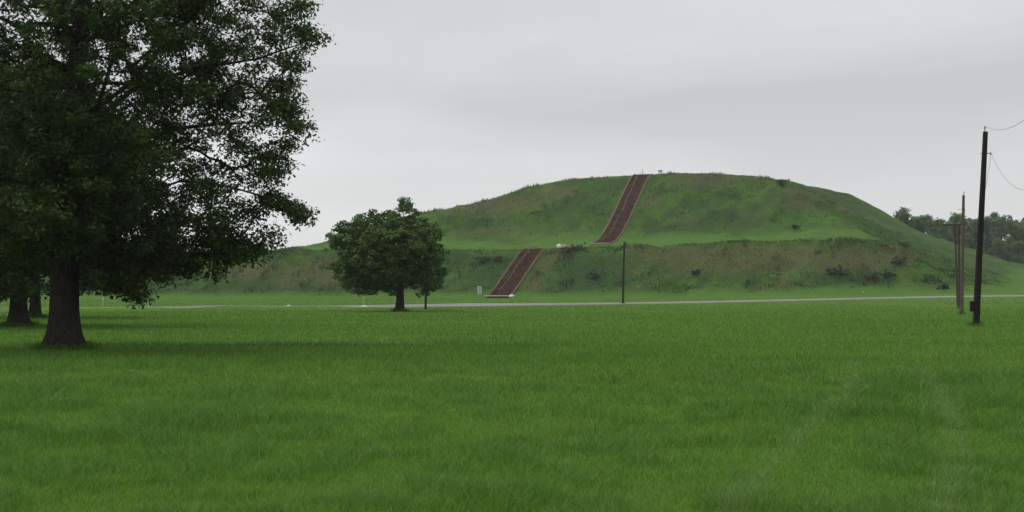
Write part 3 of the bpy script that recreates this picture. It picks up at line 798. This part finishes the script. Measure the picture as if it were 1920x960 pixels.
def boulder(px, py, D, size, mat, label, seed, flat=.0):
    x = (px - CX) / F * D; z = float(surf_z(x, D)); rng = np.random.default_rng(seed)
    u_, v_ = 14, 9; V = []; sx, sy, sz = size
    for i in range(v_ + 1):
        t = math.pi * i / v_
        for j in range(u_):
            a = 2 * math.pi * j / u_
            d = np.array((math.sin(t) * math.cos(a), math.sin(t) * math.sin(a), math.cos(t)))
            e = np.sign(d) * np.abs(d) ** .7
            n = 1 + .25 * (float(vnoise(d[0] * 2 + seed, d[1] * 2, d[2] * 2, seed)) - .5)
            V.append((e[0] * sx / 2 * n, e[1] * sy / 2 * n, e[2] * sz / 2 * n))
    f = [(i * u_ + j, (i + 1) * u_ + j, (i + 1) * u_ + (j + 1) % u_, i * u_ + (j + 1) % u_) for i in range(v_) for j in range(u_)]
    me = uni_mesh('boulder', V, f, True)
    o = link('boulder', me, mat); o.location = (x, D, z + sz * .42); tag(o, label, 'stone', 'pale stones by the stairs'); return o
def on_stair_px(px, u, v):
    x, y = xy_of(u, v); return px, y
xb, yb = xy_of(2.3, -.3); boulder(float(CX + xb / yb * F), 560, float(yb), (1.0, .8, .62), M['white'], 'white rounded stone at the foot of the lower stairs', 1)
xb, yb = xy_of(5.2, 19.5); boulder(float(CX + xb / yb * F), 464, float(yb), (1.0, .8, .95), M['white'], 'bright white stone on the terrace right of the lower stairs top', 2)
xb, yb = xy_of(6.3, 19.8); boulder(float(CX + xb / yb * F), 464, float(yb), (.9, .8, .8), M['grey_stone'], 'greyish stone beside the white stone on the terrace', 3)
boulder(683, 578, 151, (.7, .5, .22), M['stone'], 'small flat pale stone at the yellow post left of the round tree', 4)
boulder(541, 577, 147, (.45, .35, .3), M['stone'], 'tiny white stone by the road between oak and round tree', 5)

def top_thing(px, v):
    u = 0.0
    for _ in range(30):
        x, y = xy_of(u, v); u += ((px - CX) / F * y - x) / EU[0] * .9
    x, y = xy_of(u, v); return (float(x), float(y), float(surf_z(x, y)))
b = top_thing(1238, 101.5); r = empty('information_board', b)
for s in (-1, 1): m = MB(); m.box((s * .38, 0, .38), (.08, .08, .95)); m.build('leg', M['rail'], r)
m = MB(); m.add([(-.6, -.35, .72), (.6, -.35, .72), (.6, .3, 1.0), (-.6, .3, 1.0), (-.6, -.35, .80), (.6, -.35, .80), (.6, .3, 1.08), (-.6, .3, 1.08)], [(3, 2, 1, 0), (4, 5, 6, 7), (0, 1, 5, 4), (1, 2, 6, 5), (2, 3, 7, 6), (3, 0, 4, 7)]); m.build('panel', M['metal'], r)
m = MB(); m.box((0, .1, .55), (.7, .05, .3)); m.build('back_board', M['white'], r)
tag(r, 'small dark topped information board on the mound top right of the stairs', 'board')
b = top_thing(1110, 102); r = empty('plaque', b)
m = MB(); m.box((0, 0, .25), (.5, .35, .6), 0, .04); m.build('plinth', M['stone'], r); m = MB(); m.box((0, -.05, .6), (.62, .45, .1), .0, .02); m.build('slab', M['white'], r)
tag(r, 'small pale plaque on the mound rim left of the stairs', 'plaque')
b = top_thing(1481, 103); r = empty('slender_post', b)
m = MB(); m.tube([(0, 0, -.2), (0, 0, 1.9)], .05, 8); m.build('shaft', M['rail'], r); m = MB(); m.box((0, 0, 1.82), (.16, .06, .2)); m.build('plate', M['metal'], r)
tag(r, 'slender post on the right shoulder of the mound top', 'post')
b = top_thing(1204.5, 103.2); r = empty('slender_post', b)
m = MB(); m.tube([(-.1, 0, -.2), (.06, 0, 1.45)], .05, 8); m.build('shaft', M['rail'], r); m = MB(); m.tube([(.06, 0, 1.45), (.07, 0, 1.62)], .09, 8); m.build('knob', M['metal'], r)
tag(r, 'slender post at the head of the upper stairs on the mound top', 'post')

# shrubs on the slopes
def mound_hit(px, py):
    D = np.linspace(230, 520, 1500); x = (px - CX) / F * D; z = EYE + (HY - py) / F * D
    s = surf_z(x, D); i = np.argmax(s > z)
    return (float(x[i]), float(D[i]), float(s[i]))
shrub_px = [(905, 492, 1.5, 'dark shrub on the lower slope left of the lower stairs, the bigger of the pair'), (935, 490, 1.0, 'smaller dark shrub on the lower slope near the left edge of the lower stairs'),
            (1575, 516, 1.7, 'large dark shrub low on the right part of the lower slope'), (1560, 514, 1.0, 'small shrub touching the left of the large shrub on the right lower slope'), (1663, 521, 1.0, 'small dark shrub on the lower slope right of the brown shrub'), (1636, 528, 1.5, 'broad dull shrub between the two darker shrubs on the right slope'),
            (1684, 497, 1.3, 'upright dark shrub on the right corner slope below the ridge'), (1695, 462, 1.2, 'dark shrub high on the right flank of the mound'), (1770, 541, .9, 'little shrub at the right foot of the mound by the poles'),
            (1085, 470, 1.3, 'dark shrub on the terrace edge right of the white stones'), (1115, 522, 1.3, 'dark shrub midway up the lower slope right of the lower stairs'), (1303, 515, .9, 'small dark shrub on the brown dry patch of the lower slope'),
            (1063, 474, 1.1, 'dark shrub just below the white stones on the terrace'), (1466, 347, 1.2, 'dark shrub on the right rim of the mound top'), (1490, 429, .9, 'small shrub on the upper slope above the terrace at right')]
for n, (px, py, s, lab) in enumerate(shrub_px):
    b = mound_hit(px, py); rng = np.random.default_rng(300 + n); r = empty('shrub', b)
    C = rng.normal(size=(22, 3)) * np.array((.62, .55, .28)) * s + np.array((0, 0, .5 * s)); C[:, 2] = np.abs(C[:, 2])
    p, nr, sz = foliage(C, 26, .34 * s, .7, .24, rng)
    link('foliage', leaf_mesh('foliage', p, nr, sz, QUAD_LEAF, rng), M['shrub'], r)
    link('stems', seg_mesh('stems', [(np.array((0, 0, -.2)), c, .03, .012) for c in C]), M['bark'], r)
    tag(r, lab, 'shrub', 'dark shrubs on the mound')

# ------------------------------------------------------------------ grass
def blades(name, pos, h, w, tint, mat, rng, lean=.45, bend=True):
    n = len(pos); a = rng.uniform(0, 2 * np.pi, n); la = rng.uniform(0, 2 * np.pi, n) ; lm = rng.uniform(.05, lean, n) * h
    side = np.stack([np.cos(a), np.sin(a), np.zeros(n)], -1) * (w / 2)[:, None]
    ld = np.stack([np.cos(la), np.sin(la), np.zeros(n)], -1) * lm[:, None]
    up = np.zeros((n, 3)); up[:, 2] = h
    b0 = pos - side; b1 = pos + side
    if bend:
        m0 = pos + up * .55 + ld * .3 - side; m1 = pos + up * .55 + ld * .3 + side
        tip = pos + up * .95 + ld
        V = np.stack([pos, m1, tip, m0], 1).reshape(-1, 3); f = np.arange(n * 4).reshape(n, 4); k = 4
    else:
        V = np.stack([b0, b1, pos + up + ld], 1).reshape(-1, 3); f = np.arange(n * 3).reshape(n, 3); k = 3
    me = uni_mesh(name, V, f)
    attr_col(me, 'tint', np.repeat(tint, k, 0))
    o = link(name, me, mat); return tag(o, kind='stuff')

def lawn_tint(x, y, rng):
    n = len(x)
    a = .6 * fbm(x / 1.9, y / 1.9, 0, 51, 4) + .4 * fbm(x / 7, y / 5, 0, 56, 3); b = fbm(x / .55, y / .55, 0, 52, 3); c = fbm(x / 26, y / 9, 0, 53, 3)
    base = np.array((.112, .230, .032)); dk = np.array((.080, .184, .030)); yl = np.array((.148, .252, .036)); bl = np.array((.092, .190, .044))
    t = np.repeat(base[None], n, 0)
    t = t + (yl - t) * (sstep(.46, .66, 1 - c) * .7)[:, None]
    t = t + (dk - t) * (sstep(.50, .66, a) * .6)[:, None]
    t = t + (bl - t) * (sstep(.52, .66, b) * .7)[:, None]
    # darker blade tint along the shallow swale right of the oak, and paler trodden lines at the right
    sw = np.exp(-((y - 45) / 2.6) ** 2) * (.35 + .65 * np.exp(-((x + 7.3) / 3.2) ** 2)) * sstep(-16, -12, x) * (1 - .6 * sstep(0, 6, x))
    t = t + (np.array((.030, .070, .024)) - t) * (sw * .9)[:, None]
    for tr_ in (((1770, 985), (1785, 900), (1792, 830), (1775, 760), (1735, 715), (1680, 690)), ((1360, 985), (1420, 900), (1500, 820), (1580, 755), (1605, 710), (1600, 680))):
        q_ = np.array([((p[0] - CX) / F * EYE * F / (p[1] - HY), EYE * F / (p[1] - HY)) for p in tr_])
        dd = np.full(n, 9.0)
        for k_ in range(len(q_) - 1):
            a_, d_ = q_[k_], q_[k_ + 1] - q_[k_]; tt_ = np.clip(((x - a_[0]) * d_[0] + (y - a_[1]) * d_[1]) / (d_ @ d_), 0, 1)
            dd = np.minimum(dd, np.hypot(x - a_[0] - tt_ * d_[0], y - a_[1] - tt_ * d_[1]))
        m_ = np.exp(-(dd / .13) ** 2) * (.75 + .25 * sstep(.35, .6, b))
        t = t + (np.array((.190, .270, .120)) - t) * (m_ * .5)[:, None]
    straw = rng.uniform(0, 1, n) < .012
    t[straw] = np.array((.26, .25, .10))
    return t * rng.uniform(.6, 1.4, (n, 1)) * rng.uniform(.93, 1.07, (n, 3)), a, b
gr = np.random.default_rng(9)
def sample_field(d0, d1, n):
    # uniform in 1/D^p so that the nearer, larger-looking ground is well covered
    D = np.exp(gr.uniform(math.log(d0), math.log(d1), n)); px = gr.uniform(-330, 2250, n)
    return (px - CX) / F * D, D
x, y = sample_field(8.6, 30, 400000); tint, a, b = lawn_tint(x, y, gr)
h = gr.uniform(.04, .13, len(x)) * (.65 + 1.1 * sstep(.4, .7, b)) * (1 + .6 * sstep(.52, .66, a)); w = np.maximum(.0045, .00042 * y) * gr.uniform(.7, 1.3, len(x))
blades('grass', np.stack([x, y, ground_z(x, y) - .01], -1), h, w, tint, M['blade'], gr, 1.3)['label'] = 'long green grass of the field close to the viewer'
x, y = sample_field(30, 290, 390000)
keep = np.ones(len(x), bool)
for i in range(0, len(rx), 2): keep &= (np.abs((x - rx[i]) * nx_[i] + (y - ry[i]) * ny_[i]) > 3.3) | (np.abs((x - rx[i]) * ny_[i] - (y - ry[i]) * nx_[i]) > 2.0)
keep &= mound_h(*uv_of(x, y)) < .7
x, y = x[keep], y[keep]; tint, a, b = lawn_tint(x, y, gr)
h = gr.uniform(.06, .14, len(x)) * (1 + .6 * sstep(.55, .75, a)) * (1 - .3 * sstep(100, 150, y)); w = .00055 * y * gr.uniform(.7, 1.3, len(x))
blades('grass', np.stack([x, y, surf_z(x, y) - .01], -1), h, w, tint, M['blade'], gr, .9, False)['label'] = 'green grass of the field further off up to the road'

# longer grass left uncut round trunks and poles
tx_, ty_, th_ = [], [], []
for (bx_, by_, r_, n_) in ((ob[0], ob[1], .62, 2600), (*gbase(35, 67.5)[:2], .6, 1200), (*gbase(66, 90)[:2], .5, 900), (mbp[0], mbp[1], .5, 900), (b1.x, b1.y, .2, 700), (b2.x, b2.y, .16, 400), (b3.x, b3.y, .16, 300), (b5.x, b5.y, .16, 300)):
    a_ = gr.uniform(0, 6.28, n_); q_ = r_ * (.85 + np.abs(gr.normal(size=n_)) * .35)
    tx_.append(bx_ + q_ * np.cos(a_)); ty_.append(by_ + q_ * np.sin(a_)); th_.append(gr.uniform(.08, .30, n_) * (.5 + .8 * vnoise(a_ * 2.5, a_ * 0 + bx_)))
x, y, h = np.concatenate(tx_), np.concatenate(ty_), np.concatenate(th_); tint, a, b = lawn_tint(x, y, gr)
blades('grass', np.stack([x, y, ground_z(x, y) - .01], -1), h, np.maximum(.007, .00045 * y) * gr.uniform(.7, 1.3, len(x)), tint * .8, M['blade'], gr, .7)['label'] = 'longer uncut grass round trunks and poles'

# rough growth on the mound slopes
n = 150000
u = gr.uniform(-150, 110, n); v = np.where(gr.uniform(0, 1, n) < .5, gr.uniform(-4, 30, n), gr.uniform(30, 125, n))
hh = mound_h(u, v); lw, dr, dk = patches(u, v, hh)
keep = (hh > .6) & (np.abs(u - .6) > 2.9) & (gr.uniform(0, 1, n) > lw * .75)
u, v, hh, lw, dr, dk = [t[keep] for t in (u, v, hh, lw, dr, dk)]; n = len(u)
x, y = xy_of(u, v)
t = np.repeat(np.array((.056, .124, .022))[None], n, 0)
t += (np.array((.024, .054, .018)) - t) * dk[:, None]; t += (np.array((.135, .108, .058)) - t) * (dr * .9)[:, None]; t += (np.array((.070, .140, .022)) - t) * lw[:, None]
cl = fbm(u / 1.6, v / 1.6, 0, 62, 3)
t *= (.42 + 1.1 * sstep(.3, .7, cl))[:, None] * gr.uniform(.75, 1.3, (n, 1)) * gr.uniform(.92, 1.08, (n, 3))
big = fbm(u / 4, v / 4, 0, 61, 3)
h = gr.uniform(.2, .6, n) * (1 - .7 * lw) * (.5 + 1.25 * sstep(.45, .75, big)); w = gr.uniform(.12, .30, n)
o = blades('rough_grass', np.stack([x, y, ground_z(x, y) + hh - .03], -1), h, w, t, M['rough_blade'], gr, .8, False); o['label'] = 'rough uncut grass and weeds on the mound slopes'

# ------------------------------------------------------------------ haze
HAZE = .00015
m = MB(); m.box((0, 6700, 24), (18400, 14900, 54))
hz = m.build('haze', None); tag(hz, 'thin pale damp air over the field and mound', 'haze', kind='stuff')
hm = bpy.data.materials.new('haze'); hm.use_nodes = True; hn = hm.node_tree
for nd in list(hn.nodes):
    if nd.type != 'OUTPUT_MATERIAL': hn.nodes.remove(nd)
pv = hn.nodes.new('ShaderNodeVolumePrincipled'); pv.inputs['Density'].default_value = HAZE; pv.inputs['Color'].default_value = (.86, .88, .90, 1)
hn.links.new(pv.outputs[0], hn.nodes['Material Output'].inputs['Volume'])
hz.data.materials.append(hm)
